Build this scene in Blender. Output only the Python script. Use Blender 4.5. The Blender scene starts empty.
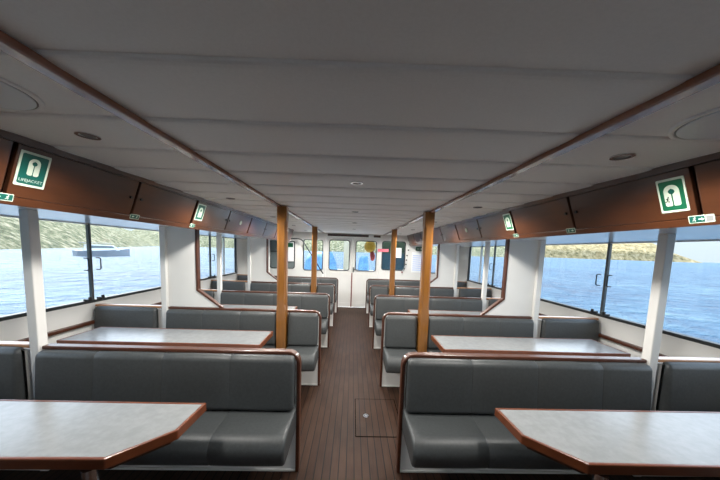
import bpy, bmesh, math, random
from mathutils import Vector, Matrix
PI = math.pi
SC = bpy.context.scene
COL = SC.collection
random.seed(7)

# ------------------------------------------------------------------ camera
CAM_Z = 1.62
yaw, pitch, roll = math.radians(1.7365), math.radians(5.3405), math.radians(1.994)
A = Matrix(((1, 0, 0), (0, 0, -1), (0, 1, 0)))
Rz = Matrix(((math.cos(yaw), -math.sin(yaw), 0), (math.sin(yaw), math.cos(yaw), 0), (0, 0, 1)))
Rx = Matrix(((1, 0, 0), (0, math.cos(pitch), -math.sin(pitch)), (0, math.sin(pitch), math.cos(pitch))))
Rr = Matrix(((math.cos(roll), -math.sin(roll), 0), (math.sin(roll), math.cos(roll), 0), (0, 0, 1)))
M = Rr @ Rx @ A @ Rz
cd = bpy.data.cameras.new('camera'); cam = bpy.data.objects.new('camera', cd); COL.objects.link(cam)
rot = Matrix((M[0], -M[1], -M[2])).transposed()
cam.matrix_world = Matrix.Translation((0, 0, CAM_Z)) @ rot.to_4x4()
cd.sensor_width = 36; cd.lens = 268.0 / 720 * 36; cd.shift_y = 35.344 / 720
cd.clip_start = 0.02; cd.clip_end = 20000
SC.camera = cam

# ------------------------------------------------------------------ sky, sun, exposure
W = bpy.data.worlds.new('sky'); SC.world = W; W.use_nodes = True
wn = W.node_tree; wn.nodes.clear()
o_ = wn.nodes.new('ShaderNodeOutputWorld'); b_ = wn.nodes.new('ShaderNodeBackground')
tc = wn.nodes.new('ShaderNodeTexCoord'); sx = wn.nodes.new('ShaderNodeSeparateXYZ'); cr = wn.nodes.new('ShaderNodeValToRGB')
wn.links.new(tc.outputs['Generated'], sx.inputs[0]); wn.links.new(sx.outputs['Z'], cr.inputs[0])
cr.color_ramp.elements[0].position = 0.0; cr.color_ramp.elements[0].color = (0.185, 0.212, 0.228, 1)
cr.color_ramp.elements[1].position = 0.7; cr.color_ramp.elements[1].color = (0.50, 0.66, 0.92, 1)
e = cr.color_ramp.elements.new(0.06); e.color = (0.20, 0.23, 0.25, 1)
e = cr.color_ramp.elements.new(0.20); e.color = (0.80, 0.89, 1.0, 1)
b_.inputs['Strength'].default_value = 2.0
wn.links.new(cr.outputs[0], b_.inputs[0]); wn.links.new(b_.outputs[0], o_.inputs[0])
sd = bpy.data.lights.new('sun', 'SUN'); sun = bpy.data.objects.new('sun', sd); COL.objects.link(sun)
sd.energy = 5.6; sd.angle = math.radians(1.0); sd.color = (1.0, 0.95, 0.86)
sun.location = (-20, 10, 40)
sun_dir = Vector((0.48, -0.42, -0.77))           # where the light travels
sun.rotation_euler = sun_dir.to_track_quat('-Z', 'Y').to_euler()
SC.view_settings.view_transform = 'Standard'; SC.view_settings.look = 'None'
SC.view_settings.gamma = 1.0; SC.view_settings.use_curve_mapping = False
SC.view_settings.exposure = 1.25
SC.cycles.max_bounces = 14; SC.cycles.diffuse_bounces = 8; SC.cycles.glossy_bounces = 5; SC.cycles.transparent_max_bounces = 16
SC.cycles.caustics_reflective = False; SC.cycles.caustics_refractive = False
SC.cycles.use_denoising = True

# ------------------------------------------------------------------ materials
def mat(name, col, rough=0.5, metal=0.0, coat=0.0, spec=0.5):
    m = bpy.data.materials.new(name); m.use_nodes = True
    p = m.node_tree.nodes['Principled BSDF']
    p.inputs['Base Color'].default_value = (*col, 1); p.inputs['Roughness'].default_value = rough
    p.inputs['Metallic'].default_value = metal; p.inputs['Coat Weight'].default_value = coat
    p.inputs['Coat Roughness'].default_value = 0.12; p.inputs['Specular IOR Level'].default_value = spec
    return m
def nd(m, t, **kw):
    n = m.node_tree.nodes.new(t)
    for k, v in kw.items(): setattr(n, k, v)
    return n
def lk(m, a, b): m.node_tree.links.new(a, b)
def PB(m): return m.node_tree.nodes['Principled BSDF']
def coords(m, scale=(1, 1, 1)):
    t = nd(m, 'ShaderNodeTexCoord'); mp = nd(m, 'ShaderNodeMapping'); mp.inputs['Scale'].default_value = scale
    lk(m, t.outputs['Object'], mp.inputs[0]); return mp.outputs[0]
def noise(m, vec, scale, detail=4, rough=0.55):
    n = nd(m, 'ShaderNodeTexNoise'); n.inputs['Scale'].default_value = scale
    n.inputs['Detail'].default_value = detail; n.inputs['Roughness'].default_value = rough
    lk(m, vec, n.inputs['Vector']); return n.outputs['Fac']
def ramp(m, fac, stops):
    r = nd(m, 'ShaderNodeValToRGB'); el = r.color_ramp.elements
    el[0].position, el[0].color = stops[0][0], (*stops[0][1], 1)
    el[1].position, el[1].color = stops[-1][0], (*stops[-1][1], 1)
    for p, c in stops[1:-1]:
        e = el.new(p); e.color = (*c, 1)
    lk(m, fac, r.inputs[0]); return r.outputs[0]
def bump(m, fac, strength, dist):
    b = nd(m, 'ShaderNodeBump'); b.inputs['Strength'].default_value = strength; b.inputs['Distance'].default_value = dist
    lk(m, fac, b.inputs['Height']); lk(m, b.outputs[0], PB(m).inputs['Normal'])
def wood(name, c0, c1, scale, rough=0.28, coat=0.5):
    m = mat(name, c0, rough, 0, coat)
    v = coords(m, scale)
    f = noise(m, v, 6, 6, 0.6)
    lk(m, ramp(m, f, [(0.3, c0), (0.7, c1)]), PB(m).inputs['Base Color'])
    bump(m, f, 0.05, 0.002)
    return m
def speckle(name, c0, c1, scale, rough, strength=0.1, dist=0.002, spec=0.5):
    m = mat(name, c0, rough, 0, 0, spec); v = coords(m)
    f = noise(m, v, scale, 4)
    lk(m, ramp(m, f, [(0.35, c0), (0.65, c1)]), PB(m).inputs['Base Color'])
    bump(m, f, strength, dist); return m

MAHOG = wood('mahogany_locker', (0.046, 0.0155, 0.006), (0.070, 0.0235, 0.009), (3, 0.6, 3), 0.30, 0.35)
RAILW = wood('mahogany_rail', (0.050, 0.015, 0.007), (0.090, 0.028, 0.012), (1, 4, 4), 0.36, 0.15)
PALEW = wood('teak_rail', (0.42, 0.19, 0.08), (0.52, 0.26, 0.12), (1, 4, 4), 0.3, 0.4)
COLW = wood('honey_column', (0.175, 0.066, 0.010), (0.28, 0.112, 0.018), (5, 5, 0.5), 0.3, 0.5)
BATW = wood('varnished_batten', (0.22, 0.085, 0.045), (0.34, 0.15, 0.09), (4, 0.5, 4), 0.2, 0.4)
EDGEW = wood('table_edge_wood', (0.105, 0.027, 0.010), (0.165, 0.047, 0.017), (1, 3, 3), 0.32, 0.25)
DARKW = wood('dark_wood', (0.035, 0.014, 0.008), (0.055, 0.022, 0.012), (1, 3, 3), 0.35, 0.3)
LEATH = speckle('grey_leather', (0.044, 0.0485, 0.0495), (0.055, 0.060, 0.061), 60, 0.47, 0.28, 0.002)
WHITE = speckle('white_paint', (0.71, 0.705, 0.68), (0.745, 0.74, 0.715), 3, 0.38, 0.02)
GLOSSW = mat('white_gloss_panel', (0.82, 0.83, 0.84), 0.22, 0, 0.3)
CEIL = speckle('ceiling_vinyl', (0.87, 0.865, 0.845), (0.90, 0.895, 0.875), 120, 0.5, 0.10, 0.001)
LAMIN = speckle('table_laminate', (0.215, 0.225, 0.227), (0.250, 0.260, 0.262), 25, 0.22, 0.03, 0.001)
CHROME = mat('chrome', (0.62, 0.63, 0.65), 0.18, 1.0)
BLACK = mat('black_plastic', (0.012, 0.013, 0.014), 0.4); GAP = mat('hatch_gap', (0.004, 0.003, 0.003), 0.9, 0, 0, 0.0)
GASK = mat('black_gasket', (0.020, 0.024, 0.026), 0.5)
DKMET = mat('dark_metal_mullion', (0.10, 0.11, 0.11), 0.4, 0.3)
GREEN = mat('sign_green', (0.003, 0.075, 0.058), 0.4)
GREENR = mat('sign_bright_green', (0.004, 0.09, 0.04), 0.4)
PALEG = mat('sign_pale', (0.48, 0.55, 0.45), 0.4)
PAPER = mat('paper', (0.85, 0.87, 0.88), 0.7)
BLUEP = mat('notice_blue', (0.45, 0.55, 0.85), 0.7)
PINK = mat('pink_tag', (0.75, 0.16, 0.22), 0.6)
YELL = speckle('yellow_foam', (0.34, 0.20, 0.008), (0.42, 0.26, 0.015), 14, 0.6)
REDM = mat('red_cloth', (0.34, 0.05, 0.05), 0.7)
LAMPG = mat('lamp_lens', (0.22, 0.23, 0.23), 0.25)
SPKG = mat('speaker_grey', (0.68, 0.72, 0.78), 0.4)
GREYLINE = mat('speaker_ring_dark', (0.13, 0.13, 0.13), 0.5)
CREAM = mat('cream_panel', (0.40, 0.37, 0.27), 0.6)
BLUET = speckle('blue_tarp', (0.07, 0.20, 0.40), (0.12, 0.30, 0.52), 9, 0.6)
GREYB = mat('grey_boat_paint', (0.22, 0.25, 0.28), 0.5)
DARKP = mat('dark_grey_pane', (0.16, 0.19, 0.19), 0.25)  # plain opaque dark grey pane
HULLW = mat('hull_white', (0.8, 0.8, 0.8), 0.4)

# teak strip floor
FLOOR = mat('teak_strip_floor', (0.12, 0.07, 0.05), 0.5, 0, 0.0, 0.13)
v = coords(FLOOR)
sp = nd(FLOOR, 'ShaderNodeSeparateXYZ'); lk(FLOOR, v, sp.inputs[0])
def mth(m, op, a, b=None, val=None):
    n = nd(m, 'ShaderNodeMath', operation=op); lk(m, a, n.inputs[0])
    if b is not None: lk(m, b, n.inputs[1])
    if val is not None: n.inputs[1].default_value = val
    return n.outputs[0]
xs = mth(FLOOR, 'DIVIDE', sp.outputs['X'], val=0.058)
fr = mth(FLOOR, 'FRACT', xs); fl = mth(FLOOR, 'FLOOR', xs)
line = mth(FLOOR, 'LESS_THAN', fr, val=0.13)
cmb = nd(FLOOR, 'ShaderNodeCombineXYZ'); lk(FLOOR, mth(FLOOR, 'MULTIPLY', fl, val=7.3), cmb.inputs[0])
yy = mth(FLOOR, 'MULTIPLY', sp.outputs['Y'], val=1.1); lk(FLOOR, yy, cmb.inputs[1])
nz = noise(FLOOR, cmb.outputs[0], 2.2, 3)
mp2 = coords(FLOOR, (22, 1.6, 1)); ng = noise(FLOOR, mp2, 3, 5)
mx = mth(FLOOR, 'ADD', mth(FLOOR, 'MULTIPLY', nz, val=0.65), mth(FLOOR, 'MULTIPLY', ng, val=0.35))
cw = ramp(FLOOR, mx, [(0.3, (0.024, 0.0105, 0.0062)), (0.7, (0.054, 0.0275, 0.0165))])
mixc = nd(FLOOR, 'ShaderNodeMix', data_type='RGBA'); lk(FLOOR, line, mixc.inputs[0]); lk(FLOOR, cw, mixc.inputs[6])
mixc.inputs[7].default_value = (0.008, 0.006, 0.005, 1)
lk(FLOOR, mixc.outputs[2], PB(FLOOR).inputs['Base Color'])

# thin window glass
def glass(name, tint, refl=1.0):
    m = bpy.data.materials.new(name); m.use_nodes = True; nt = m.node_tree; nt.nodes.clear()
    o = nt.nodes.new('ShaderNodeOutputMaterial'); mx = nt.nodes.new('ShaderNodeMixShader')
    t = nt.nodes.new('ShaderNodeBsdfTransparent'); t.inputs[0].default_value = (*tint, 1)
    g = nt.nodes.new('ShaderNodeBsdfGlossy'); g.inputs['Roughness'].default_value = 0.02
    lw = nt.nodes.new('ShaderNodeLayerWeight'); lw.inputs[0].default_value = 0.5
    pw = nt.nodes.new('ShaderNodeMath'); pw.operation = 'POWER'; pw.inputs[1].default_value = 5.0; nt.links.new(lw.outputs['Facing'], pw.inputs[0])
    f = nt.nodes.new('ShaderNodeMath'); f.operation = 'MULTIPLY_ADD'; f.inputs[1].default_value = 0.75; f.inputs[2].default_value = 0.02; nt.links.new(pw.outputs[0], f.inputs[0])
    nt.links.new(f.outputs[0], mx.inputs[0]); nt.links.new(t.outputs[0], mx.inputs[1]); nt.links.new(g.outputs[0], mx.inputs[2])
    nt.links.new(mx.outputs[0], o.inputs[0]); return m
GLASS = glass('window_glass', (0.95, 0.97, 0.97))
TINTG = glass('tinted_glass', (0.30, 0.36, 0.36))

SEA = mat('sea_water', (0.10, 0.27, 0.50), 0.58, 0, 0, 0.45)
v = coords(SEA, (1, 1, 1)); n1 = noise(SEA, v, 0.55, 6, 0.62); n2 = noise(SEA, v, 0.06, 4)
sm = mth(SEA, 'ADD', mth(SEA, 'MULTIPLY', n1, val=0.6), mth(SEA, 'MULTIPLY', n2, val=0.4))
lk(SEA, ramp(SEA, sm, [(0.36, (0.003, 0.030, 0.072)), (0.50, (0.006, 0.056, 0.113)), (0.62, (0.045, 0.110, 0.155))]), PB(SEA).inputs['Base Color'])
bump(SEA, n1, 1.0, 2.0)
def hillmat(name, stops, sc):
    m = mat(name, stops[0][1], 0.9, 0, 0, 0.1); v = coords(m)
    a = noise(m, v, sc, 8, 0.75); lk(m, ramp(m, a, stops), PB(m).inputs['Base Color']); bump(m, a, 1.0, 2.0); return m
HILLL = hillmat('wooded_shore', [(0.38, (0.045, 0.055, 0.03)), (0.47, (0.125, 0.135, 0.075)), (0.54, (0.23, 0.22, 0.14)), (0.62, (0.38, 0.34, 0.24))], 0.42)
HILLR = hillmat('dry_hillside', [(0.38, (0.085, 0.075, 0.035)), (0.48, (0.23, 0.18, 0.09)), (0.60, (0.36, 0.29, 0.17))], 0.09)

# ------------------------------------------------------------------ mesh helpers
def box(bm, x0, x1, y0, y1, z0, z1):
    v = [bm.verts.new(p) for p in ((x0, y0, z0), (x1, y0, z0), (x1, y1, z0), (x0, y1, z0), (x0, y0, z1), (x1, y0, z1), (x1, y1, z1), (x0, y1, z1))]
    for f in ((3, 2, 1, 0), (4, 5, 6, 7), (0, 1, 5, 4), (1, 2, 6, 5), (2, 3, 7, 6), (3, 0, 4, 7)): bm.faces.new([v[i] for i in f])
def prism(bm, poly, fn, a, b):
    """poly: 2D points; fn(p, q, d) -> 3D, extruded from d = a to d = b"""
    lo = [bm.verts.new(fn(p[0], p[1], a)) for p in poly]; hi = [bm.verts.new(fn(p[0], p[1], b)) for p in poly]
    n = len(poly)
    bm.faces.new(lo); bm.faces.new(hi[::-1])
    for i in range(n): bm.faces.new((lo[i], hi[i], hi[(i + 1) % n], lo[(i + 1) % n]))
def ring(bm, outer, inner, fn, a, b):
    """flat ring between two loops with the same number of points, extruded"""
    n = len(outer); L = []
    for loop in (outer, inner):
        L.append([bm.verts.new(fn(p[0], p[1], a)) for p in loop]); L.append([bm.verts.new(fn(p[0], p[1], b)) for p in loop])
    for i in range(n):
        j = (i + 1) % n
        bm.faces.new((L[0][i], L[0][j], L[1][j], L[1][i])); bm.faces.new((L[2][j], L[2][i], L[3][i], L[3][j]))
        bm.faces.new((L[0][j], L[0][i], L[2][i], L[2][j])); bm.faces.new((L[1][i], L[1][j], L[3][j], L[3][i]))
def tube(bm, pts, r, seg=10):
    pts = [Vector(p) for p in pts]; rings = []; up = None
    for i, p in enumerate(pts):
        d = (pts[min(i + 1, len(pts) - 1)] - pts[max(i - 1, 0)]).normalized()
        if up is None: up = d.orthogonal().normalized()
        up = (up - d * up.dot(d)).normalized(); sd_ = d.cross(up)
        rr = r[i] if isinstance(r, (list, tuple)) else r
        rings.append([bm.verts.new(p + (up * math.cos(2 * PI * k / seg) + sd_ * math.sin(2 * PI * k / seg)) * rr) for k in range(seg)])
    for a, b in zip(rings, rings[1:]):
        for k in range(seg): bm.faces.new((a[k], a[(k + 1) % seg], b[(k + 1) % seg], b[k]))
    bm.faces.new(rings[0][::-1]); bm.faces.new(rings[-1])
def lathe(bm, prof, c, seg=32, axis='z'):
    rings = []
    for r, h in prof:
        rr = []
        for k in range(seg):
            a = 2 * PI * k / seg
            q = (r * math.cos(a), r * math.sin(a), h)
            if axis == 'y': q = (q[0], q[2], q[1])
            if axis == 'x': q = (q[2], q[0], q[1])
            rr.append(bm.verts.new((c[0] + q[0], c[1] + q[1], c[2] + q[2])))
        rings.append(rr)
    for a, b in zip(rings, rings[1:]):
        for k in range(seg): bm.faces.new((a[k], a[(k + 1) % seg], b[(k + 1) % seg], b[k]))
    bm.faces.new(rings[0][::-1]); bm.faces.new(rings[-1])
def rrect(x0, x1, y0, y1, r, n=5):
    out = []
    for cx, cy, a0 in ((x1 - r, y1 - r, 0), (x0 + r, y1 - r, 90), (x0 + r, y0 + r, 180), (x1 - r, y0 + r, 270)):
        for k in range(n + 1):
            a = math.radians(a0 + 90 * k / n); out.append((cx + r * math.cos(a), cy + r * math.sin(a)))
    return out
def fillet(poly, rad, n=5):
    out = []; m = len(poly)
    for i in range(m):
        p0, p, p1 = Vector(poly[i - 1]), Vector(poly[i]), Vector(poly[(i + 1) % m]); r = rad[i] if isinstance(rad, (list, tuple)) else rad
        if r <= 0: out.append(tuple(p)); continue
        a = (p0 - p).normalized(); b = (p1 - p).normalized(); ang = a.angle(b)
        t = r / math.tan(ang / 2); c = p + (a + b).normalized() * (r / math.sin(ang / 2))
        s = p + a * t; e = p + b * t
        for k in range(n + 1):
            q = s.lerp(e, k / n) - c; out.append(tuple(c + q.normalized() * r))
    return out
def obj(name, bm, m, parent=None, bevel=0, seg=2, smooth=False, loc=None):
    bmesh.ops.recalc_face_normals(bm, faces=bm.faces)
    me = bpy.data.meshes.new(name); bm.to_mesh(me); bm.free()
    o = bpy.data.objects.new(name, me); COL.objects.link(o)
    for x in (m if isinstance(m, (list, tuple)) else [m]): me.materials.append(x)
    if smooth: me.polygons.foreach_set('use_smooth', [True] * len(me.polygons))
    if parent: o.parent = parent
    if loc: o.location = loc
    if bevel:
        b = o.modifiers.new('bevel', 'BEVEL'); b.width = bevel; b.segments = seg; b.limit_method = 'ANGLE'; b.harden_normals = False
    return o
def thing(name, label, cat, loc=(0, 0, 0), group=None, rotz=0):
    o = bpy.data.objects.new(name, None); COL.objects.link(o); o.empty_display_size = 0.1
    o.location = loc; o.rotation_euler = (0, 0, rotz); return tag(o, label, cat, group)
def tag(o, label, cat, group=None):
    o['label'] = label; o['category'] = cat
    if group: o['group'] = group
    return o
def struct(o, label=None):
    o['kind'] = 'structure'
    if label: o['label'] = label
    return o
def sempty(name, loc=(0, 0, 0)):
    o = bpy.data.objects.new(name, None); COL.objects.link(o); o.location = loc; return struct(o)
def dup(root, loc, label=None):
    r = root.copy(); COL.objects.link(r); r.location = loc
    if label: r['label'] = label
    for ch in list(root.children):
        c = ch.copy(); COL.objects.link(c); c.parent = r
        for g in list(ch.children):
            d = g.copy(); COL.objects.link(d); d.parent = c
    return r
def B(*a):
    bm = bmesh.new(); box(bm, *a); return bm
def Bs(*bs):
    bm = bmesh.new()
    for b in bs: box(bm, *b)
    return bm
XZ = lambda y0: (lambda p, q, d: (p, y0 + d, q))
YZ = lambda x0: (lambda p, q, d: (x0 + d, p, q))
XY = lambda z0: (lambda p, q, d: (p, q, z0 + d))
def wall_cells(bm, us, zs, holes, put):
    """rectangles of a wall with rectangular holes: put(u0, u1, z0, z1) adds one solid block"""
    us = sorted(set(us + [h[0] for h in holes] + [h[1] for h in holes]))
    for u0, u1 in zip(us, us[1:]):
        hs = sorted((h[2], h[3]) for h in holes if h[0] <= u0 + 1e-6 and h[1] >= u1 - 1e-6)
        z = zs[0]
        for a, b in hs:
            if a > z + 1e-6: put(u0, u1, z, a)
            z = b
        if zs[1] > z + 1e-6: put(u0, u1, z, zs[1])

# ------------------------------------------------------------------ dimensions of the saloon
ROW = [1.85 + 1.248 * i for i in range(5)]
WX = {-1: 2.90, 1: 2.98}; AX = {-1: 0.344, 1: 0.377}; OX = {-1: 2.083, 1: 2.158}
PX = {-1: (2.085, 2.145), 1: (2.160, 2.222)}
CZ = 2.069; SOF = 1.808; SILL = 0.93; YE = 7.49; YB = -3.4
FXT = {-1: 1.49, 1: 1.485}; FXB = {-1: 1.59, 1: 1.59}; FZB = {-1: 1.773, 1: 1.786}
SIDE = {-1: 'left', 1: 'right'}
ORD = ['nearest', 'second', 'third', 'fourth', 'farthest']

# ------------------------------------------------------------------ floor, ceiling, walls
struct(obj('floor', B(-3.0, 3.1, YB, YE + 0.02, -0.06, 0.0), FLOOR))
# lapped ceiling panels: each panel drops a little towards its far edge
bm = bmesh.new(); pitch_y = 0.333; y0 = 0.69 - 13 * pitch_y; prof = []
k = 0
while y0 + k * pitch_y < YE + 0.05:
    a = y0 + k * pitch_y; b = a + pitch_y
    prof += [(a, CZ + 0.014), (a + 0.002, CZ + 0.006), (a + 0.008, CZ + .0022), (a + 0.02, CZ + .0006), (a + 0.045, CZ), (a + .11, CZ + .0012), (b - .06, CZ + .0065), (b - .012, CZ + .0105), (b - .004, CZ + .0115), (b - .001, CZ + .0150)]
    k += 1
top = [(prof[-1][0], CZ + 0.07), (prof[0][0], CZ + 0.07)]
prism(bm, prof + top, YZ(-3.2), 0, 6.5)
co = struct(obj('ceiling', bm, CEIL)); co.rotation_euler[2] = math.radians(-1.4); co.location[1] = .018

WIN = {1: (0.62, 4.32), 2: (4.46, 6.83)}
for s in (-1, 1):
    bm = bmesh.new(); x0, x1 = sorted((s * WX[s], s * (WX[s] + 0.07)))
    wall_cells(bm, [YB, YE + 0.1], (-0.3, 2.16), [(*WIN[1], SILL, SOF), (*WIN[2], SILL, SOF)],
               lambda u0, u1, z0, z1: box(bm, x0, x1, u0, u1, z0, z1))
    struct(obj('wall_' + SIDE[s], bm, WHITE))
bm = bmesh.new()                                   # rear wall out of view; opening added to let daylight in
wall_cells(bm, [-3.0, 3.1], (-0.06, 2.14), [(-.6, .65, -.02, 2.0)], lambda a, b, c, d: box(bm, a, b, YB - .06, YB, c, d))
struct(obj('wall_rear', bm, WHITE))
struct(obj('aft_bounce_deck', B(-3.0, 3.1, YB - 7.0, YB - .061, -0.10, -.03), mat('deck_grey', (.28, .28, .27), .7)))  # unseen deck added to bounce sunlight in through the rear opening
# roof over the cabin, its overhang added to keep sun out of the windows
struct(obj('sun_block_roof', B(-3.65, 3.73, YB - 0.3, 8.4, 2.15, 2.22), HULLW))
for s in (-1, 1):
    x0, x1 = sorted((s * (FXB[s] + 0.03), s * WX[s]))
    struct(obj('trim_' + ('1' if s < 0 else '2'), B(x0, x1, YB, YE, SOF, SOF + 0.012), GLOSSW))       # white soffit under the lockers
    x0, x1 = sorted((s * WX[s], s * (WX[s] - 0.045)))
    struct(obj('trim_' + ('3' if s < 0 else '4'), B(x0, x1, YB, 6.9, 0.70, 0.737), RAILW, bevel=0.008))     # wooden ledge along the wall
    xb = {-1: 0.784, 1: 0.822}[s]
    x0, x1 = sorted((s * xb, s * (xb + 0.044)))
    struct(obj('trim_' + ('5' if s < 0 else '6'), B(x0, x1, YB, YE - 0.05, CZ - 0.020, CZ + 0.004), BATW, bevel=0.004))
# side windows
def handle(bm, s, x, y, z0, z1):
    xi = x - s * 0.05
    tube(bm, [(x, y, z0), (xi + s * .012, y, z0), (xi, y, z0 + .012), (xi, y, z1 - .012), (xi + s * .012, y, z1), (x, y, z1)], 0.0065, 8)
wn_ = 1
for s in (-1, 1):
    X = s * WX[s]
    for w in (1, 2):
        a, b = WIN[w]
        root = sempty('window_%d' % wn_); wn_ += 1
        x0, x1 = sorted((X + s * 0.012, X + s * 0.05))
        obj('bottom_rail', B(min(X - s * 0.006, X + s * .06), max(X - s * 0.006, X + s * .06), a, b, SILL, SILL + 0.032), GASK, root, bevel=0.004)
        fr_ = bmesh.new(); box(fr_, x0, x1, a, b, SOF - 0.010, SOF); box(fr_, x0, x1, a, a + 0.03, SILL, SOF); box(fr_, x0, x1, b - 0.03, b, SILL, SOF)
        obj('frame', fr_, GASK if w == 2 else WHITE, root)
        ms = [1.85, 3.07] if w == 1 else [5.60]
        for y in ms:
            mm = bmesh.new(); box(mm, min(X + s * .006, X + s * .04), max(X + s * .006, X + s * .04), y - 0.013, y + 0.013, SILL + 0.03, SOF)
            obj('mullion', mm, DKMET, root, bevel=0.004)
            for dy in (-0.07, 0.07):
                hb = bmesh.new(); handle(hb, s, X + s * 0.02, y + dy, 1.300, 1.432); obj('handle', hb, BLACK, root, smooth=True)
                lb = bmesh.new(); box(lb, min(X + s * .03, X - s * .035), max(X + s * .03, X - s * .035), y + dy * 1.1 - .016, y + dy * 1.1 + .016, SILL + 0.03, SILL + 0.05)
                box(lb, min(X - s * .02, X - s * .035), max(X - s * .02, X - s * .035), y + dy * 1.1 - .012, y + dy * 1.1 + .012, SILL + 0.045, SILL + 0.075); obj('latch', lb, BLACK, root)
        if w == 2:
            obj('sliding_edge', B(x0, x1, 6.19, 6.215, SILL + .03, SOF), WHITE, root)
        yl = [a] + ms + [b]
        for p, q in zip(yl, yl[1:]):
            obj('pane', B(X + s * .024 - .003, X + s * .024 + .003, p + 0.005, q - 0.005, SILL + 0.02, SOF - 0.005), GLASS, root)

# ------------------------------------------------------------------ far bulkhead with windows and double door
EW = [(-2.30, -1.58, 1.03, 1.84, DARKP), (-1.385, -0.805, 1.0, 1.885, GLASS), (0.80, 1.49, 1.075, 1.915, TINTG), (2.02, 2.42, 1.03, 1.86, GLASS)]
DL = (-0.735, -0.003, 0.012, 1.975); DR = (0.005, 0.745, 0.012, 1.975)
bm = bmesh.new()
wall_cells(bm, [-3.0, 3.1], (-0.05, 2.14), [e[:4] for e in EW] + [(-0.74, 0.75, 0.0, 1.98)], lambda a, b, c, d: box(bm, a, b, YE, YE + 0.06, c, d))
struct(obj('wall_far', bm, WHITE))
def framed(root, x0, x1, z0, z1, y, pane_m, ins=0.045, r=0.07):
    n = 5
    o4 = rrect(x0, x1, z0, z1, 0.002, n); i4 = rrect(x0 + .012, x1 - .012, z0 + .012, z1 - .012, r, n)
    bm = bmesh.new(); ring(bm, o4, i4, XZ(y), -0.004, 0.05); obj('frame', bm, WHITE, root)
    bm = bmesh.new(); ring(bm, i4, rrect(x0 + .034, x1 - .034, z0 + .034, z1 - .034, r * .75, n), XZ(y), -0.012, 0.045); obj('gasket', bm, GASK, root)
    bm = bmesh.new(); prism(bm, rrect(x0 + .02, x1 - .02, z0 + .02, z1 - .02, r, n), XZ(y), 0.022, 0.027); obj('pane', bm, pane_m, root)
for e in EW:
    root = sempty('window_%d' % wn_); wn_ += 1
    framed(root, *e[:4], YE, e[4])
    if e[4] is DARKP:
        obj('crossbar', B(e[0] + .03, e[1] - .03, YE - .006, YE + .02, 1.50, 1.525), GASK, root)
for i, (a, b, z0, z1) in enumerate((DL, DR)):
    root = sempty('door_%d' % (i + 1))
    pz = (1.025, 1.90); px = (a + .062, b - .062)
    bm = bmesh.new(); wall_cells(bm, [a, b], (z0, z1), [(px[0], px[1], pz[0], pz[1])], lambda p, q, c, d: box(bm, p, q, YE + .005, YE + .045, c, d))
    obj('leaf', bm, WHITE, root)
    framed(root, px[0], px[1], pz[0], pz[1], YE + .005, GLASS)
    bm = bmesh.new(); ring(bm, rrect(a + .07, b - .07, .16, .93, .01), rrect(a + .085, b - .085, .175, .915, .01), XZ(YE), 0.0, 0.008); obj('moulding', bm, WHITE, root)
    obj('kick_strip', B(a + .02, b - .02, YE - .004, YE + .006, 0.015, 0.13), WHITE, root, bevel=.003)
    if i == 1:
        bm = bmesh.new(); box(bm, .02, .055, YE - .01, YE + .01, 1.0, 1.14); tube(bm, [(.038, YE - .005, 1.09), (.038, YE - .05, 1.09), (.17, YE - .055, 1.075)], .011, 8); obj('door_handle', bm, DKMET, root, smooth=False)
    else:
        obj('astragal', B(-.016, .012, YE - .012, YE + .006, 0.015, 0.98), mat('astragal_red', (0.20, 0.05, 0.045), .4), root)
struct(obj('trim_7', B(-0.70, 0.43, YE - 0.03, YE, 1.985, 2.045), DARKW, bevel=.004))
struct(obj('trim_8', B(0.57, 0.76, YE - 0.03, YE, 1.985, 2.045), DARKW, bevel=.004))

# ------------------------------------------------------------------ white half partitions with wood edging (rows two and four)
for s in (-1, 1):
    for r in (1, 3):
        y = ROW[r]; o = {-1: PX[-1][0] + .004, 1: PX[1][0] + .004}[s]
        e1, e2 = {-1: (1.77, 1.51), 1: (1.815, 1.58)}[s]
        root = sempty('partition', (0, y, 0))
        pl = [(s * o, .907), (s * e2, .907), (s * e1, 1.10), (s * e1, SOF), (s * o, SOF)]
        bm = bmesh.new(); prism(bm, pl, XZ(0), -0.015, 0.02); obj('panel', bm, WHITE, root)
        t = .026
        ed = [(s * e2, .907), (s * (e1), 1.10), (s * e1, SOF), (s * (e1 - t), SOF), (s * (e1 - t), 1.112), (s * (e2 - .038), .907)]
        bm = bmesh.new(); prism(bm, ed, XZ(0), -0.026, 0.03); obj('edging', bm, RAILW, root, bevel=.006)

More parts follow.
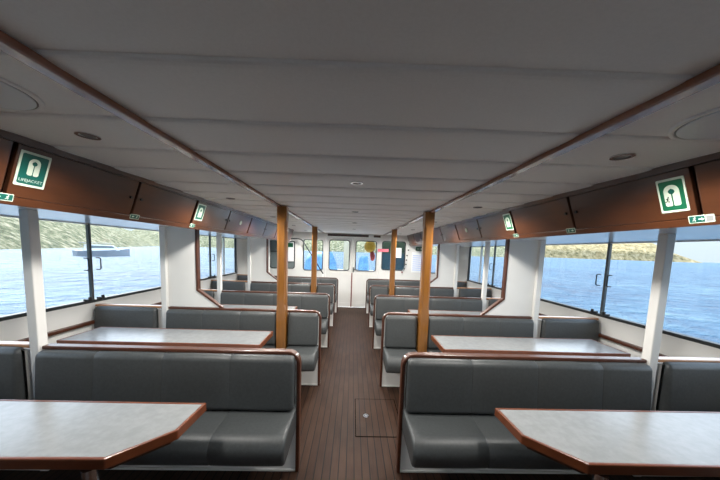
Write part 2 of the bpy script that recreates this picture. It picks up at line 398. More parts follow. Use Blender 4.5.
# ------------------------------------------------------------------ benches
def cushion(u0, u1, prof, seams, er, sgn):
    """upholstered cushion: profile (y, z) swept from u0 to u1 with rounded ends and pinched seams"""
    n = len(prof); ar = sum(prof[i][0] * prof[(i + 1) % n][1] - prof[(i + 1) % n][0] * prof[i][1] for i in range(n)); sg = 1 if ar > 0 else -1
    nor = []
    for i in range(n):
        d = Vector(prof[(i + 1) % n]) - Vector(prof[i - 1]); d.normalize(); nor.append(Vector((d[1], -d[0])) * sg)
    st = []
    for k in range(6):
        a = PI / 2 * k / 5; st.append((u0 + er * (1 - math.sin(a)) if False else u0 + er * (1 - math.cos(a)), er * (1 - math.sin(a))))
    edges = [u0] + list(seams) + [u1]
    for i, (a, b) in enumerate(zip(edges, edges[1:])):
        a2 = a + er if i == 0 else a; b2 = b - er if i == len(edges) - 2 else b
        if i > 0:
            st += [(a - .008, .0003), (a - .003, .002), (a, .004), (a + .003, .002), (a + .008, .0003)]
        for k in range(1, 6):
            u = a2 + (b2 - a2) * k / 6; st.append((u, -.002 * math.sin(PI * (u - a) / (b - a))))
    for k in range(5, -1, -1):
        a = PI / 2 * k / 5; st.append((u1 - er * (1 - math.cos(a)), er * (1 - math.sin(a))))
    bm = bmesh.new(); rings = []
    for u, d in st:
        rings.append([bm.verts.new((sgn * u, prof[i][0] - nor[i][0] * d, prof[i][1] - nor[i][1] * d)) for i in range(n)])
    for a, b in zip(rings, rings[1:]):
        for i in range(n): bm.faces.new((a[i], a[(i + 1) % n], b[(i + 1) % n], b[i]))
    bm.faces.new(rings[0]); bm.faces.new(rings[-1][::-1])
    return bm
BACKP = fillet([(-.030, .506), (-.118, .506), (-.088, .880), (-.030, .880)], [.012, .03, .045, .012], 5)
SEATP = fillet([(-.030, .338), (-.378, .322), (-.405, .498), (-.030, .503)], [.012, .045, .085, .01], 6)
def rail_path(W_):
    pts = [(W_, .890)]; R = .075
    pts += [(0.01 + R - R * math.sin(a), .890 - R + R * math.cos(a)) for a in [PI / 2 * k / 7 for k in range(8)]]
    pts.append((0.01, 0.0)); return pts
def sweep_rect(path, half, y0, y1, sgn):
    bm = bmesh.new(); rings = []
    for i, p in enumerate(path):
        d = (Vector(path[min(i + 1, len(path) - 1)]) - Vector(path[max(i - 1, 0)])).normalized(); nn = Vector((-d[1], d[0])) * half
        a = (p[0] + nn[0], p[1] + nn[1]); b = (p[0] - nn[0], p[1] - nn[1])
        rings.append([bm.verts.new((sgn * q[0], y, q[1])) for q, y in ((a, y0), (a, y1), (b, y1), (b, y0))])
    for a, b in zip(rings, rings[1:]):
        for i in range(4): bm.faces.new((a[i], a[(i + 1) % 4], b[(i + 1) % 4], b[i]))
    bm.faces.new(rings[0]); bm.faces.new(rings[-1][::-1]); return bm
CX = {-1: 0.777, 1: 0.835}        # columns
def bench(s, split):
    Wd = OX[s] - AX[s]
    t = thing('bench', 'x', 'bench', (0, 0, 0), 'long grey benches along the aisle')
    if split:
        c = CX[s] - AX[s]; spans = [(.030, c - .062, []), (c + .062, Wd - .004, [c + .062 + (Wd - c - .062) * k / 3 for k in (1, 2)])]
    else:
        spans = [(.030, Wd - .004, [.01 + {-1: .447, 1: .466}[s] * k for k in (1, 2, 3)])]
    for a, b, sm in spans:
        obj('backrest', cushion(a, b, BACKP, sm, .028, s), LEATH, t, smooth=True)
        obj('seat_cushion', cushion(a - (.012 if a < .05 else 0), b, SEATP, ([sm[0]] if sm else []), .02, s), LEATH, t, smooth=True)
    x0, x1 = sorted((s * .015, s * Wd))
    obj('back_panel', B(x0, x1, -.028, .004, .352, .880), WHITE, t)
    pb = bmesh.new(); box(pb, x0, x1, -.018, .003, .014, .352); box(pb, min(0, x0), max(0, x1), -.030, .004, 0, .014)
    obj('plinth', pb, WHITE, t, bevel=.003)
    obj('rail', sweep_rect(rail_path(Wd - .004), .0125, -.036, .022, s), RAILW, t, bevel=.006, seg=3)
    return t
SN = ['with the chamfered table in front', 'split by the first wooden column', 'in the third row', 'split by the second wooden column', 'beside the far doors']
for s in (-1, 1):
    plain, split = bench(s, False), bench(s, True)
    used = set()
    for i in range(5):
        src = split if i in (1, 3) else plain
        lab = '%s long grey padded bench %s the aisle, %s' % (ORD[i], 'left of' if s < 0 else 'right of', SN[i])
        loc = (s * AX[s], ROW[i], 0)
        if src.name in used: dup(src, loc, lab)
        else: src.location = loc; src['label'] = lab; used.add(src.name)

# window seats between the white posts and the wall
def window_seat(s):
    a, b = PX[s][1] + .002, WX[s] - .004
    t = thing('window_seat', 'x', 'seat', (0, 0, 0), 'short grey window seats')
    off = a
    obj('backrest', cushion(a + .05, b - .02, [(p[0] + .012, p[1] + (.012 if p[1] > .7 else 0)) for p in BACKP], [], .03, s), LEATH, t, smooth=True)
    obj('seat_cushion', cushion(a, b - .01, SEATP, [], .02, s), LEATH, t, smooth=True)
    x0, x1 = sorted((s * (PX[s][1] + .002), s * b))
    obj('back_panel', B(x0, x1, -.016, .012, .05, .868), WHITE, t)
    obj('plinth', B(x0, x1, -.04, -.018, 0, .352), WHITE, t)
    x0, x1 = sorted((s * (PX[s][1] + .002), s * b))
    obj('rail', B(x0, x1, -.028, .03, .882, .908), PALEW, t, bevel=.006)
    return t
for s in (-1, 1):
    src = window_seat(s)
    for i in range(5):
        lab = '%s short grey window seat between white post and %s windows' % (ORD[i], SIDE[s])
        if i == 0: src.location = (0, ROW[0], 0); src['label'] = lab
        else: dup(src, (0, ROW[i], 0), lab)
# white posts
for s in (-1, 1):
    x0, x1 = sorted((s * PX[s][0], s * PX[s][1]))
    for i in range(5):
        o = obj('support_post', B(x0, x1, -.05, .012, 0, SOF), WHITE, bevel=.006, loc=(0, ROW[i] + .001, 0))
        tag(o, 'square white %s-side post at the outer end of the %s bench row' % (SIDE[s], ORD[i]), 'post', 'white window-side posts')
# wooden columns
def column_mesh():
    bm = bmesh.new(); h = .052; c = .021
    def sq(z, ch): 
        r = []
        for sx_, sy_ in ((1, 1), (-1, 1), (-1, -1), (1, -1)):
            p, q = (sx_ * h, sy_ * (h - ch)), (sx_ * (h - ch), sy_ * h)
            if sx_ * sy_ < 0: p, q = q, p
            r += [p, q]
        return [bm.verts.new((x, y, z)) for x, y in r]
    L = [sq(z, ch) for z, ch in ((0, .003), (.93, .003), (.985, c), (1.88, c), (1.93, .003), (CZ - .006, .003))]
    for a, b in zip(L, L[1:]):
        for k in range(8): bm.faces.new((a[k], a[(k + 1) % 8], b[(k + 1) % 8], b[k]))
    bm.faces.new(L[0][::-1]); bm.faces.new(L[-1]); return bm
c0 = obj('wooden_column', column_mesh(), COLW)
for k, (s, r) in enumerate(((-1, 1), (1, 1), (-1, 3), (1, 3))):
    o = c0 if k == 0 else c0.copy()
    if k: COL.objects.link(o)
    o.location = (s * CX[s], ROW[r] - .0885, 0)
    tag(o, '%s honey-coloured wooden column %s the aisle, floor to ceiling' % ('near' if r == 1 else 'far', 'left of' if s < 0 else 'right of'), 'column', 'wooden columns')

# ------------------------------------------------------------------ tables
def inset(poly, d):
    n = len(poly); out = []
    for i in range(n):
        p0, p, p1 = Vector(poly[i - 1]), Vector(poly[i]), Vector(poly[(i + 1) % n])
        a = (p - p0).normalized(); b = (p1 - p).normalized(); na = Vector((-a[1], a[0])); nb = Vector((-b[1], b[0]))
        m_ = (na + nb).normalized(); out.append(tuple(p + m_ * (d / m_.dot(na))))
    return out
def table(s, poly, leg_at, label):
    t = thing('dining_table', label, 'table', (0, 0, 0), 'white-topped tables with wooden edges')
    if s > 0: poly = [(x, y) for x, y in poly][::-1]
    poly = [(s * x, y) for x, y in poly]
    ar = sum(poly[i][0] * poly[(i + 1) % len(poly)][1] - poly[(i + 1) % len(poly)][0] * poly[i][1] for i in range(len(poly)))
    if ar < 0: poly = poly[::-1]
    inn = inset(poly, .016)
    bm = bmesh.new(); prism(bm, inn, XY(0), .712, .7395); obj('tabletop', bm, LAMIN, t)
    bm = bmesh.new(); ring(bm, poly, inset(poly, .0165), XY(0), .694, .7415); obj('edge_trim', bm, EDGEW, t, bevel=.005)
    obj_in = inset(poly, .05); bm = bmesh.new(); ring(bm, obj_in, inset(obj_in, .02), XY(0), .655, .712); obj('apron', bm, DARKW, t)
    for lx, ly in leg_at:
        bm = bmesh.new(); lathe(bm, [(.028, .012), (.028, .66)], (s * lx, ly, 0), 20); lg = obj('leg', bm, CHROME, t, smooth=False)
        bm = bmesh.new(); lathe(bm, [(.075, 0), (.075, .006), (.04, .02)], (s * lx, ly, 0), 24); obj('foot', bm, CHROME, lg)
    return t
for s in (-1, 1):
    i0, i1 = {-1: (.79, 2.60), 1: (.85, 2.66)}[s]
    o0 = i0 + .19
    nearp = [(i1, -.40), (i0, -.40), (i0 + .012, -.632), (o0, -.812), (i1, -.832)]
    t = table(s, nearp, [(i0 + .30, -.76), (i1 - .4, -.62)], 'white table with chamfered wooden-edged corner nearest the camera on the %s' % SIDE[s]); t.location = (0, ROW[0], 0)
    farp = [(i1 - .02, -.315), (i0 + .02, -.315), (i0 + .015, -.735), (i1 - .02, -.735)]
    src = None
    for i in range(1, 5):
        lab = '%s white wooden-edged table counting from the camera on the %s' % (ORD[i], SIDE[s])
        if i == 1: src = table(s, farp, [(i0 + .35, -.52), (i1 - .4, -.52)], lab); src.location = (0, ROW[i], 0)
        else: dup(src, (0, ROW[i], 0), lab)

# ------------------------------------------------------------------ overhead lockers on the sloped fascia
LYS = {-1: [1.27 + .695 * k for k in range(-1, 9)], 1: [1.19 + .689 * k for k in range(-1, 9)]}
def FP(s, y, t, n=0.0):
    """point on the locker face: t = 0 at the ceiling, 1 at the bottom edge, n out of the face into the room"""
    dx, dz = FXB[s] - FXT[s], FZB[s] - CZ; L = math.hypot(dx, dz)
    return (s * (FXT[s] + dx * t - n * (-dz) / L), y, CZ + dz * t - n * dx / L)
def slab(bm, s, y0, y1, t0, t1, n0, n1):
    v = [bm.verts.new(FP(s, y, t, n)) for n in (n0, n1) for y, t in ((y0, t0), (y1, t0), (y1, t1), (y0, t1))]
    for f in ((0, 1, 2, 3), (7, 6, 5, 4), (0, 4, 5, 1), (1, 5, 6, 2), (2, 6, 7, 3), (3, 7, 4, 0)): bm.faces.new([v[i] for i in f])
def idx_(y): return round((y - 1.24) / .695) % 2 == 0 and y > 2
NUM = ['first', 'second', 'third', 'fourth', 'fifth', 'sixth', 'seventh', 'eighth', 'ninth', 'tenth', 'eleventh']
for s in (-1, 1):
    ys = LYS[s] + ([7.44] if s > 0 else [])
    bm = bmesh.new(); slab(bm, s, ys[0], ys[-1], -.02, .085, -.02, .004); struct(obj('trim_' + ('9' if s < 0 else '10'), bm, MAHOG, bevel=.003))
    bm = bmesh.new(); slab(bm, s, ys[0], ys[-1], .875, 1.0, -.02, .005); struct(obj('trim_' + ('11' if s < 0 else '12'), bm, MAHOG, bevel=.003))
    for k, (a, b) in enumerate(zip(ys, ys[1:])):
        ym = (a + b) / 2
        lab = '%s overhead mahogany locker counting from the camera along the %s side' % (NUM[k], SIDE[s])
        t = thing('overhead_locker', lab, 'locker', (0, 0, 0), 'overhead lockers on the %s' % SIDE[s])
        bm = bmesh.new()
        pr = [FP(s, 0, .09, -.02)[::2], FP(s, 0, .84, -.02)[::2], (s * 2.3, SOF + .03), (s * 2.3, CZ - .02)]
        prism(bm, pr, lambda p, q, d: (p, d, q), a + .002, b - .002); obj('carcass', bm, DARKW, t)
        bm = bmesh.new(); g0 = .018 if idx_(a) else .010; g1 = .018 if idx_(b) else .010
        slab(bm, s, a + g0, b - g1, .09, .868, -.014, .006)
        d = obj('door', bm, MAHOG, t, bevel=.003)
        # knobs sit in pairs either side of every second gap
        idx = round((a - 1.24) / .695)
        ky = b - .045 if idx % 2 == 0 else a + .045
        bm = bmesh.new(); c = Vector(FP(s, ky, .47, .006)); c2 = Vector(FP(s, ky, .47, .016)); tube(bm, [c, c2], .0095, 14)
        obj('knob', bm, BLACK, d, smooth=False)
        if idx == 3:
            bm = bmesh.new(); c = Vector(FP(s, ym + .02, .45, .006)); tube(bm, [c, Vector(FP(s, ym + .02, .45, .01))], .03, 18); obj('pale_catch', bm, PALEG, d)  # pale round catch on the door face

# ------------------------------------------------------------------ signs
def text_mesh(body, size):
    cu = bpy.data.curves.new('t', 'FONT'); cu.body = body; cu.size = size; cu.align_x = 'CENTER'
    ob = bpy.data.objects.new('t', cu); COL.objects.link(ob); bpy.context.view_layer.update()
    me = bpy.data.meshes.new_from_object(ob.evaluated_get(bpy.context.evaluated_depsgraph_get()))
    bm = bmesh.new(); bm.from_mesh(me); bpy.data.objects.remove(ob); bpy.data.meshes.remove(me); return bm
class Face:
    """flat sign face on a locker: p to the reader's right, q up, metres from the sign centre"""
    def __init__(f, s, y, t, base=.006):
        f.s, f.base = s, base; f.o = Vector(FP(s, y, t)); L = Vector(FP(s, y, 0)) - Vector(FP(s, y, 1)); f.up = L.normalized()
        f.r = Vector((0, 1, 0)) if s < 0 else Vector((0, -1, 0)); f.n = (Vector(FP(s, y, t, 1)) - f.o).normalized()
    def fn(f, p, q, d): return tuple(f.o + f.r * p + f.up * q + f.n * (f.base + d))
def poly_on(F_, polys, d0, d1):
    bm = bmesh.new()
    for p in polys: prism(bm, p, F_.fn, d0, d1)
    return bm
def circ(cx, cy, r, n=16): return [(cx + r * math.cos(2 * PI * k / n), cy + r * math.sin(2 * PI * k / n)) for k in range(n)]
def text_on(F_, body, size, cx, cy, d):
    bm = text_mesh(body, size)
    for v in bm.verts: v.co = F_.fn(v.co.x + cx, v.co.y + cy, d)
    return bm
def man(cx, cy, h):
    """small running figure made of a head and limbs"""
    k = h / 10
    def lim(a, b, w):
        a, b = Vector(a), Vector(b); d = (b - a).normalized(); n_ = Vector((-d[1], d[0])) * w / 2
        return [(cx + k * q[0], cy + k * q[1]) for q in (a + n_, a - n_, b - n_, b + n_)]
    return [circ(cx + k * 1.4, cy + k * 4.1, k * 1.0, 10), lim((.8, 3), (-.4, -.4), 1.7), lim((-.4, -.2), (1.8, -1.6), 1.2), lim((1.6, -1.4), (.9, -4.4), 1.1),
            lim((-.4, -.4), (-1.4, -2.6), 1.2), lim((-1.2, -2.6), (-3.8, -2.8), 1.1), lim((.6, 2.6), (2.8, 1.2), .9), lim((.6, 2.4), (-2.2, 1.6), .9)]
def life_sign(s, y, t, w, h, label, words=False, runner=False):
    F_ = Face(s, y, t)
    root = thing('lifejacket_sign', label, 'sign', tuple(F_.o), 'lifejacket signs')
    inv = Matrix.Translation(-F_.o)
    def part(n, bm, m): bm.transform(inv); return obj(n, bm, m, root)
    part('board', poly_on(F_, [rrect(-w / 2, w / 2, -h / 2, h / 2, .004, 3)], .0005, .0025), PALEG)
    part('green_panel', poly_on(F_, [rrect(-w * .425, w * .425, -h * .435, h * .435, .006, 3)], .0025, .0032), GREEN if s < 0 else GREENR)
    k = h * (.50 if words else .62) ; cy = h * (.085 if words else 0)
    # jacket: arched top, neck hole and a split down the middle
    hw = k * (.29 if words else .31); g = k * .025; top = k * .5; bot = -k * .5
    for sg in (-1, 1):
        pts = [(sg * g, bot + .004), (sg * (g + .003), bot), (sg * (hw - .006), bot), (sg * hw, bot + .006), (sg * hw, top - hw)]
        pts += [(sg * hw * math.cos(a), top - hw + hw * math.sin(a)) for a in [PI / 2 * i / 8 for i in range(1, 9)]]
        pts += [(0, top - hw + k * .14), (sg * k * .10, top - hw + k * .08), (sg * k * .14, top - hw), (sg * k * .10, top - hw - k * .09), (sg * g, top - hw - k * .13)]
        part('jacket_half', poly_on(F_, [[(p, q + cy) for p, q in pts]], .0032, .0038), PALEG)
    part('neck_dot', poly_on(F_, [circ(0, top - hw + cy, k * .11)], .0032, .0040), GREEN)
    if words: part('lettering', text_on(F_, 'LIFEJACKET', h * .115, 0, -h * .36, .0036), PALEG)
    if runner: part('running_figure', poly_on(F_, man(-k * .2, -k * .2, k * .32), .0038, .0042), BLACK)
life_sign(-1, 1.352, .42, .122, .162, 'square green lifejacket sign with lettering on the near left locker', True)
life_sign(-1, 2.755, .43, .135, .165, 'small pale-framed lifejacket sign farther along the left lockers')
life_sign(1, 1.278, .465, .114, .165, 'green lifejacket sign with small running figure on the near right locker', False, True)
life_sign(1, 2.64, .42, .122, .165, 'small pale-framed lifejacket sign farther along the right lockers')
def exit_sign(s, y, label, w=.080, h=.034, sheet=False):
    F_ = Face(s, y, .89, .005)
    root = thing('exit_sign', label, 'sign', tuple(F_.o), 'small exit arrow signs'); inv = Matrix.Translation(-F_.o)
    def part(n, bm, m): bm.transform(inv); return obj(n, bm, m, root)
    part('board', poly_on(F_, [rrect(-w / 2, w / 2, -h / 2, h / 2, .002, 3)], .0005, .002), PALEG)
    x1 = w * .46 if not sheet else w * .14
    part('green_panel', poly_on(F_, [[(-w * .46, -h * .4), (x1, -h * .4), (x1, h * .4), (-w * .46, h * .4)]], .002, .0026), GREEN)
    fx, ax = (-w * .26, w * .02) if sheet else ((w * .22, -w * .2) if s < 0 else (-w * .22, w * .2))
    part('running_figure', poly_on(F_, man(fx, 0, h * .62), .0026, .003), PALEG)
    dr = -1 if s < 0 else 1; q = h * .3
    part('arrow', poly_on(F_, [[(ax - dr * q, -q * .25), (ax - dr * q, q * .25), (ax, q * .25), (ax, q * .75), (ax + dr * q, 0), (ax, -q * .75), (ax, -q * .25)]], .0026, .003), PALEG)
    if sheet: part('grey_sheet', poly_on(F_, [[(w * .2, -h * .34), (w * .45, -h * .34), (w * .45, h * .34), (w * .2, h * .34)]], .002, .0026), LAMPG)
exit_sign(-1, 1.268, 'tiny green exit arrow sign under the near left lifejacket sign')
exit_sign(-1, 2.0, 'tiny green exit sign under the second gap between left lockers')
exit_sign(-1, 2.695, 'tiny green exit sign beneath the farther left lifejacket sign')
exit_sign(1, 1.19, 'small exit arrow sign with grey tab under the near right lifejacket sign', .092, .036, True)
exit_sign(1, 1.92, 'tiny green exit sign under the second gap between right lockers')
exit_sign(1, 2.575, 'tiny green exit sign beneath the farther right lifejacket sign')

# ------------------------------------------------------------------ ceiling fittings
def fill_spot(x, y, watts):  # fill light added at each ceiling fitting to brighten the cabin
    ld = bpy.data.lights.new('downlight_fill', 'SPOT'); lo = bpy.data.objects.new('downlight_fill', ld); COL.objects.link(lo)
    ld.energy = watts; ld.spot_size = math.radians(172); ld.spot_blend = 0.6; ld.shadow_soft_size = 0.05; ld.color = (1.0, 0.97, 0.92)
    lo.location = (x, y, CZ - .03)
def downlight(x, y, label):
    t = thing('downlight', label, 'light', (x, y, CZ), 'recessed round ceiling lights')
    def cz(yy): 
        f = ((yy - y0) / pitch_y) % 1.0; return .0105 * max(0, f - .1)
    z = cz(y)
    bm = bmesh.new(); n = 28
    ring(bm, circ(0, 0, .042, n), circ(0, 0, .030, n), XY(0), z - .007, z + .004); obj('trim_ring', bm, CHROME, t)
    bm = bmesh.new(); lathe(bm, [(.030, z - .001), (.024, z - .004), (.012, z - .005)], (0, 0, 0), 24); obj('lens', bm, LAMPG, t)
    fill_spot(x, y, 27)
for x, y, lb in [(-1.155, 1.237, 'recessed ceiling light nearest the camera on the left, by the mahogany lockers'), (-1.19, 2.67, 'second recessed ceiling light over the left benches'), (-1.19, 4.05, 'far recessed ceiling light over the left benches'),
                 (1.17, 1.19, 'recessed ceiling light nearest the camera on the right, by the mahogany lockers'), (1.19, 2.60, 'second recessed ceiling light over the right benches'), (1.19, 4.0, 'far recessed ceiling light over the right benches'),
                 (.014, 1.851, 'recessed ceiling light over the aisle, nearest the camera'), (.014, 3.231, 'middle recessed ceiling light over the aisle'), (.018, 4.50, 'third recessed ceiling light over the aisle'), (.018, 5.85, 'recessed ceiling light over the aisle just before the doors'),
                 (-1.19, 5.45, 'fourth recessed ceiling light over the left benches'), (1.19, 5.4, 'fourth recessed ceiling light over the right benches'), (-1.19, 6.8, 'last recessed ceiling light over the left benches'), (1.19, 6.8, 'last recessed ceiling light over the right benches')]:  # farthest lights continue the rows, added for more even light
    downlight(x, y, lb)
for x, y, sd_ in ((-1.172, .862, 'left'), (1.215, .835, 'right')):
    t = thing('ceiling_speaker', 'large flush round ceiling disc with ring groove at the near %s' % sd_, 'speaker', (x, y, CZ), 'round ceiling discs')
    n = 48
    bm = bmesh.new(); ring(bm, circ(0, 0, .170, n), circ(0, 0, .156, n), XY(0), -.006, .016); obj('rim', bm, CEIL, t, bevel=.004)
    bm = bmesh.new(); ring(bm, circ(0, 0, .156, n), circ(0, 0, .1515, n), XY(0), -.003, .016); obj('groove', bm, GREYLINE, t)
    bm = bmesh.new(); prism(bm, circ(0, 0, .1515, n), XY(0), -.006, .016); obj('disc', bm, SPKG, t, bevel=.002)

# ------------------------------------------------------------------ floor hatch
t = thing('floor_hatch', 'rectangular teak floor hatch with small ring pull in the aisle', 'hatch', (0, 0, 0))
hx0, hx1, hy0, hy1 = .082, .50, 2.2, 2.785
bm = bmesh.new(); box(bm, hx0, hx1, hy0, hy1, 0, .003); obj('panel', bm, FLOOR, t)
bm = bmesh.new(); ring(bm, [(hx0 - .007, hy0 - .007), (hx1 + .007, hy0 - .007), (hx1 + .007, hy1 + .007), (hx0 - .007, hy1 + .007)], [(hx0, hy0), (hx1, hy0), (hx1, hy1), (hx0, hy1)], XY(0), 0, .0025); obj('gap', bm, GAP, t)
bm = bmesh.new(); lathe(bm, [(.028, .003), (.028, .006), (.022, .0075)], (.183, 2.49, 0), 20); p = obj('ring_plate', bm, CHROME, t)
bm = bmesh.new(); tube(bm, [(.183 + .016 * math.cos(a), 2.49 + .016 * math.sin(a), .010) for a in [2 * PI * k / 16 for k in range(17)]], .003, 6); obj('pull_ring', bm, CHROME, p)

# ------------------------------------------------------------------ things on and beyond the far wall
def panel_thing(name, label, cat, x0, x1, z0, z1, y, m, lines=None, lm=None):
    t = thing(name, label, cat, ((x0 + x1) / 2, y, z0)); w, h = x1 - x0, z1 - z0
    obj('sheet', B(-w / 2, w / 2, -.004, 0, 0, h), m, t)
    if lines:
        bm = bmesh.new()
        for a, b, c, d in lines: box(bm, w * (a - .5), w * (b - .5), -.0055, -.004, h * c, h * d)
        obj('print', bm, lm, t)
    return t
panel_thing('notice_sheet', 'tall white notice with blue print on the far wall right of the tinted window', 'notice', 1.66, 1.96, 1.05, 1.62, YE, PAPER,
            [(.1, .9, .1 + .1 * k, .145 + .1 * k) for k in range(8)], BLUEP)
ex = panel_thing('exit_notice', 'small green safety sign above the blue notice on the far wall', 'sign', 1.76, 1.96, 1.66, 1.77, YE, GREENR, [(.15, .55, .3, .42), (.15, .55, .55, .67), (.65, .85, .25, .75)], PALEG)
panel_thing('notice_sheet', 'small pale notice with green header on the dark far-left window', 'notice', -1.86, -1.62, 1.25, 1.78, YE - .012, PAPER, [(.1, .9, .74, .95)], GREENR)
panel_thing('paper_sheet', 'white paper stuck on the tinted window right of the doors', 'paper', 1.18, 1.36, 1.45, 1.72, YE - .012, PAPER)
t = panel_thing('pink_tag', 'pink tag crossing the left edge of the tinted window', 'tag', .70, 1.0, 1.60, 1.68, YE - .014, PINK)
# speckled cord hanging beside the tinted window
t = thing('beaded_cord', 'dark beaded cord hanging beside the tinted window', 'cord', (1.52, YE - .03, 1.02))
bm = bmesh.new(); tube(bm, [(.06, 0, .80), (.0, -.005, .5), (-.02, 0, .25), (-.12, 0, .03)], .006, 6); cd_ = obj('strand', bm, PAPER, t)
pth = [(.06, .80), (.03, .65), (.0, .5), (-.01, .37), (-.02, .25), (-.06, .14), (-.12, .03)]
for x, z in pth:
    bm = bmesh.new(); bmesh.ops.create_uvsphere(bm, u_segments=10, v_segments=6, radius=.022, matrix=Matrix.Translation((x, -.004, z))); obj('bead', bm, BLACK if z > .1 else REDM, t, smooth=True)
# bent handrail in front of the far left windows
t = thing('handrail', 'dark bent handrail sloping down across the far left window', 'handrail', (0, 7.25, 0))
pts = [(-1.80, 0, 1.875), (-1.46, 0, 1.87), (-1.39, 0, 1.855), (-1.34, 0, 1.815), (-1.30, 0, 1.76), (-.83, 0, 1.03), (-.78, 0, .95)]
bm = bmesh.new(); tube(bm, pts, .016, 10); obj('rail', bm, GASK, t, smooth=True)
bm = bmesh.new(); tube(bm, [(-.79, 0, .96), (-.79, 0, 0)], .014, 10); obj('stanchion', bm, WHITE, t, smooth=True)
bm = bmesh.new(); tube(bm, [(-1.80, 0, 1.875), (-1.80, .24, 1.875)], .014, 10); obj('bracket', bm, GASK, t, smooth=True)
# yellow float and red bundle hanging outside the right door pane
t = thing('hanging_float', 'round yellow float with red bundle hanging outside the right door window', 'float', (.50, YE + .35, 0))
bm = bmesh.new(); bmesh.ops.create_uvsphere(bm, u_segments=20, v_segments=14, radius=.17, matrix=Matrix.Translation((0, 0, 1.74)) @ Matrix.Diagonal((1, .7, 1.05, 1))); obj('float_body', bm, YELL, t, smooth=True)
bm = bmesh.new(); tube(bm, [(.06, 0, 1.60), (.08, 0, 1.50), (.09, 0, 1.40), (.07, 0, 1.33)], [.05, .075, .07, .04], 12); obj('red_bundle', bm, REDM, t, smooth=True)
bm = bmesh.new(); tube(bm, [(0, 0, 1.90), (0, 0, 2.16)], .008, 6); obj('rope', bm, BLACK, t)

# ------------------------------------------------------------------ foredeck outside the doors
struct(obj('foredeck', B(-2.9, 2.95, YE + .07, 10.5, -.08, -.02), HULLW))
o = obj('deck_bulwark', B(-2.9, 2.95, 10.4, 10.5, -.02, .85), HULLW, bevel=.02); tag(o, 'low white bulwark across the bow outside the doors', 'bulwark')
o = obj('deck_cabinet', Bs((-.32, .06, 9.6, 10.1, -.02, 2.12), (-.34, .08, 9.58, 10.12, .0, .06)), CREAM, bevel=.01); tag(o, 'tall cream cabinet on the deck behind the left door window', 'cabinet')
def tarp(x0, x1, y0, y1, h, label):
    bm = bmesh.new(); n = 10; g = []
    for i in range(n + 1):
        row = []
        for j in range(n + 1):
            u, v_ = i / n, j / n; e_ = min(1, 5 * min(u, 1 - u, v_, 1 - v_))
            row.append(bm.verts.new((x0 + (x1 - x0) * u, y0 + (y1 - y0) * v_, (h - .05 + .05 * math.sin(9 * u + 5 * v_)) * (e_ ** .35) - .02)))
        g.append(row)
    for i in range(n):
        for j in range(n): bm.faces.new((g[i][j], g[i + 1][j], g[i + 1][j + 1], g[i][j + 1]))
    bm.faces.new([g[i][0] for i in range(n + 1)] + [g[n][j] for j in range(1, n + 1)] + [g[i][n] for i in range(n - 1, -1, -1)] + [g[0][j] for j in range(n - 1, 0, -1)])
    tag(obj('covered_gear', bm, BLUET, smooth=True), label, 'gear')
tarp(-1.75, -.45, 9.2, 10.1, 1.55, 'blue covered gear on deck behind the left far window')
tarp(.18, .62, 9.3, 10.0, 1.45, 'blue covered gear on deck behind the right door window')

# ------------------------------------------------------------------ sea, shores, boat
SZ = -1.2
bm = bmesh.new()
vs = [bm.verts.new((x, y, 0)) for x, y in ((-6000, -6000), (6000, -6000), (6000, 6000), (-6000, 6000))]; bm.faces.new(vs)
struct(obj('sea', bm, SEA, loc=(0, 0, SZ)))
def hsh(a, b):
    return (math.sin(a * 12.9898 + b * 78.233) * 43758.5453) % 1.0
def vn(x, y):
    i, j = math.floor(x), math.floor(y); f, g = x - i, y - j; f = f * f * (3 - 2 * f); g = g * g * (3 - 2 * g)
    return (hsh(i, j) * (1 - f) + hsh(i + 1, j) * f) * (1 - g) + (hsh(i, j + 1) * (1 - f) + hsh(i + 1, j + 1) * f) * g
def fbm(x, y): return sum(vn(x * 2 ** k, y * 2 ** k) / 2 ** k for k in range(5)) / 1.94
def terrain(name, P0, P1, depth, n, m, hfun, material):
    bm = bmesh.new(); P0, P1 = Vector(P0), Vector(P1); d = (P1 - P0); nrm = Vector((-d[1], d[0])).normalized(); g = []
    for i in range(n + 1):
        g.append([])
        for j in range(m + 1):
            u, w_ = i / n, j / m
            p = P0 + d * u + nrm * depth * w_
            g[-1].append(bm.verts.new((p[0], p[1], SZ + hfun(u, w_, p))))
    for i in range(n):
        for j in range(m): bm.faces.new((g[i][j], g[i + 1][j], g[i + 1][j + 1], g[i][j + 1]))
    return struct(obj(name, bm, material, smooth=True))
def hl(u, w_, p): return -1.5 + 3.0 * min(1, w_ * 14) + 75 * (w_ ** .85) * (.7 + .5 * fbm(p[0] / 60, p[1] / 60)) + 5 * fbm(p[0] / 9, p[1] / 9) * min(1, w_ * 8)
terrain('shore', (25, -150), (-185, 275), 260, 130, 60, hl, HILLL)
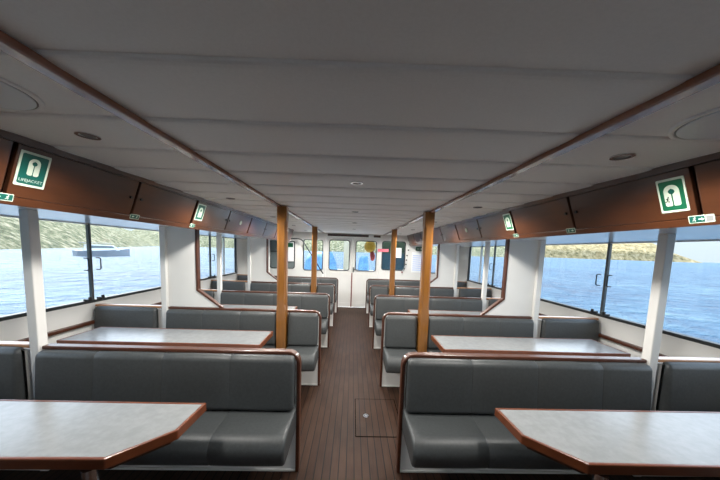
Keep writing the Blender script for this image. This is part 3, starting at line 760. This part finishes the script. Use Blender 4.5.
terrain('bow_shore', (260, 380), (-260, 300), -260, 110, 50, hl, HILLL)
def hr(u, w_, p):
    prof_ = min(1, .6 + u, (1 - u) * 6.5) ; prof_ = max(0, prof_) ** 1.1
    return -3 + (125 * (w_ ** .55) * (.75 + .45 * fbm(p[0] / 220, p[1] / 220)) + 14 * fbm(p[0] / 40, p[1] / 40)) * prof_ * min(1, w_ * 10 + .25)
terrain('headland', (420, 1010), (1330, 950), 260, 110, 50, hr, HILLR)
# motor boat
t = thing('motorboat', 'small grey motorboat on the water through the left window', 'boat', (-48.1, 53.4, SZ), None, math.radians(58))
bm = bmesh.new(); L = 4.0; secs = []
for k in range(9):
    u = k / 8; wd = 1.4 * (1 - u ** 3) + .03; zt = 1.0 + .5 * u * u
    secs.append([bm.verts.new(q) for q in ((-L + 2 * L * u, -wd, zt), (-L + 2 * L * u + (.0), -wd * .8, .0), (-L + 2 * L * u, 0, -.35), (-L + 2 * L * u, wd * .8, .0), (-L + 2 * L * u, wd, zt))])
for a, b in zip(secs, secs[1:]):
    for k in range(4): bm.faces.new((a[k], b[k], b[k + 1], a[k + 1]))
    bm.faces.new((a[4], b[4], b[0], a[0]))
bm.faces.new(secs[0]); bm.faces.new(secs[-1][::-1]); obj('hull', bm, GREYB, t)
bm = bmesh.new(); prism(bm, [(-2.6, 1.0), (2.2, 1.1), (1.2, 2.1), (-2.4, 2.2)], lambda p, q, d: (p, d, q), -.95, .95); cb = obj('cabin', bm, HULLW, t, bevel=.05)
bm = bmesh.new(); prism(bm, [(-2.2, 1.5), (1.4, 1.55), (1.0, 1.95), (-2.1, 2.0)], lambda p, q, d: (p, d, q), -.97, .97); obj('window_band', bm, DARKP, cb)
bm = bmesh.new(); box(bm, -3.2, .9, -1.0, 1.0, 2.45, 2.52); obj('canopy', bm, GREYB, t)
bm = bmesh.new()
for x in (-3.0, -1.2, .7):
    for y in (-.9, .9): tube(bm, [(x, y, 1.0), (x, y, 2.46)], .03, 6)
obj('canopy_frame', bm, CHROME, t)
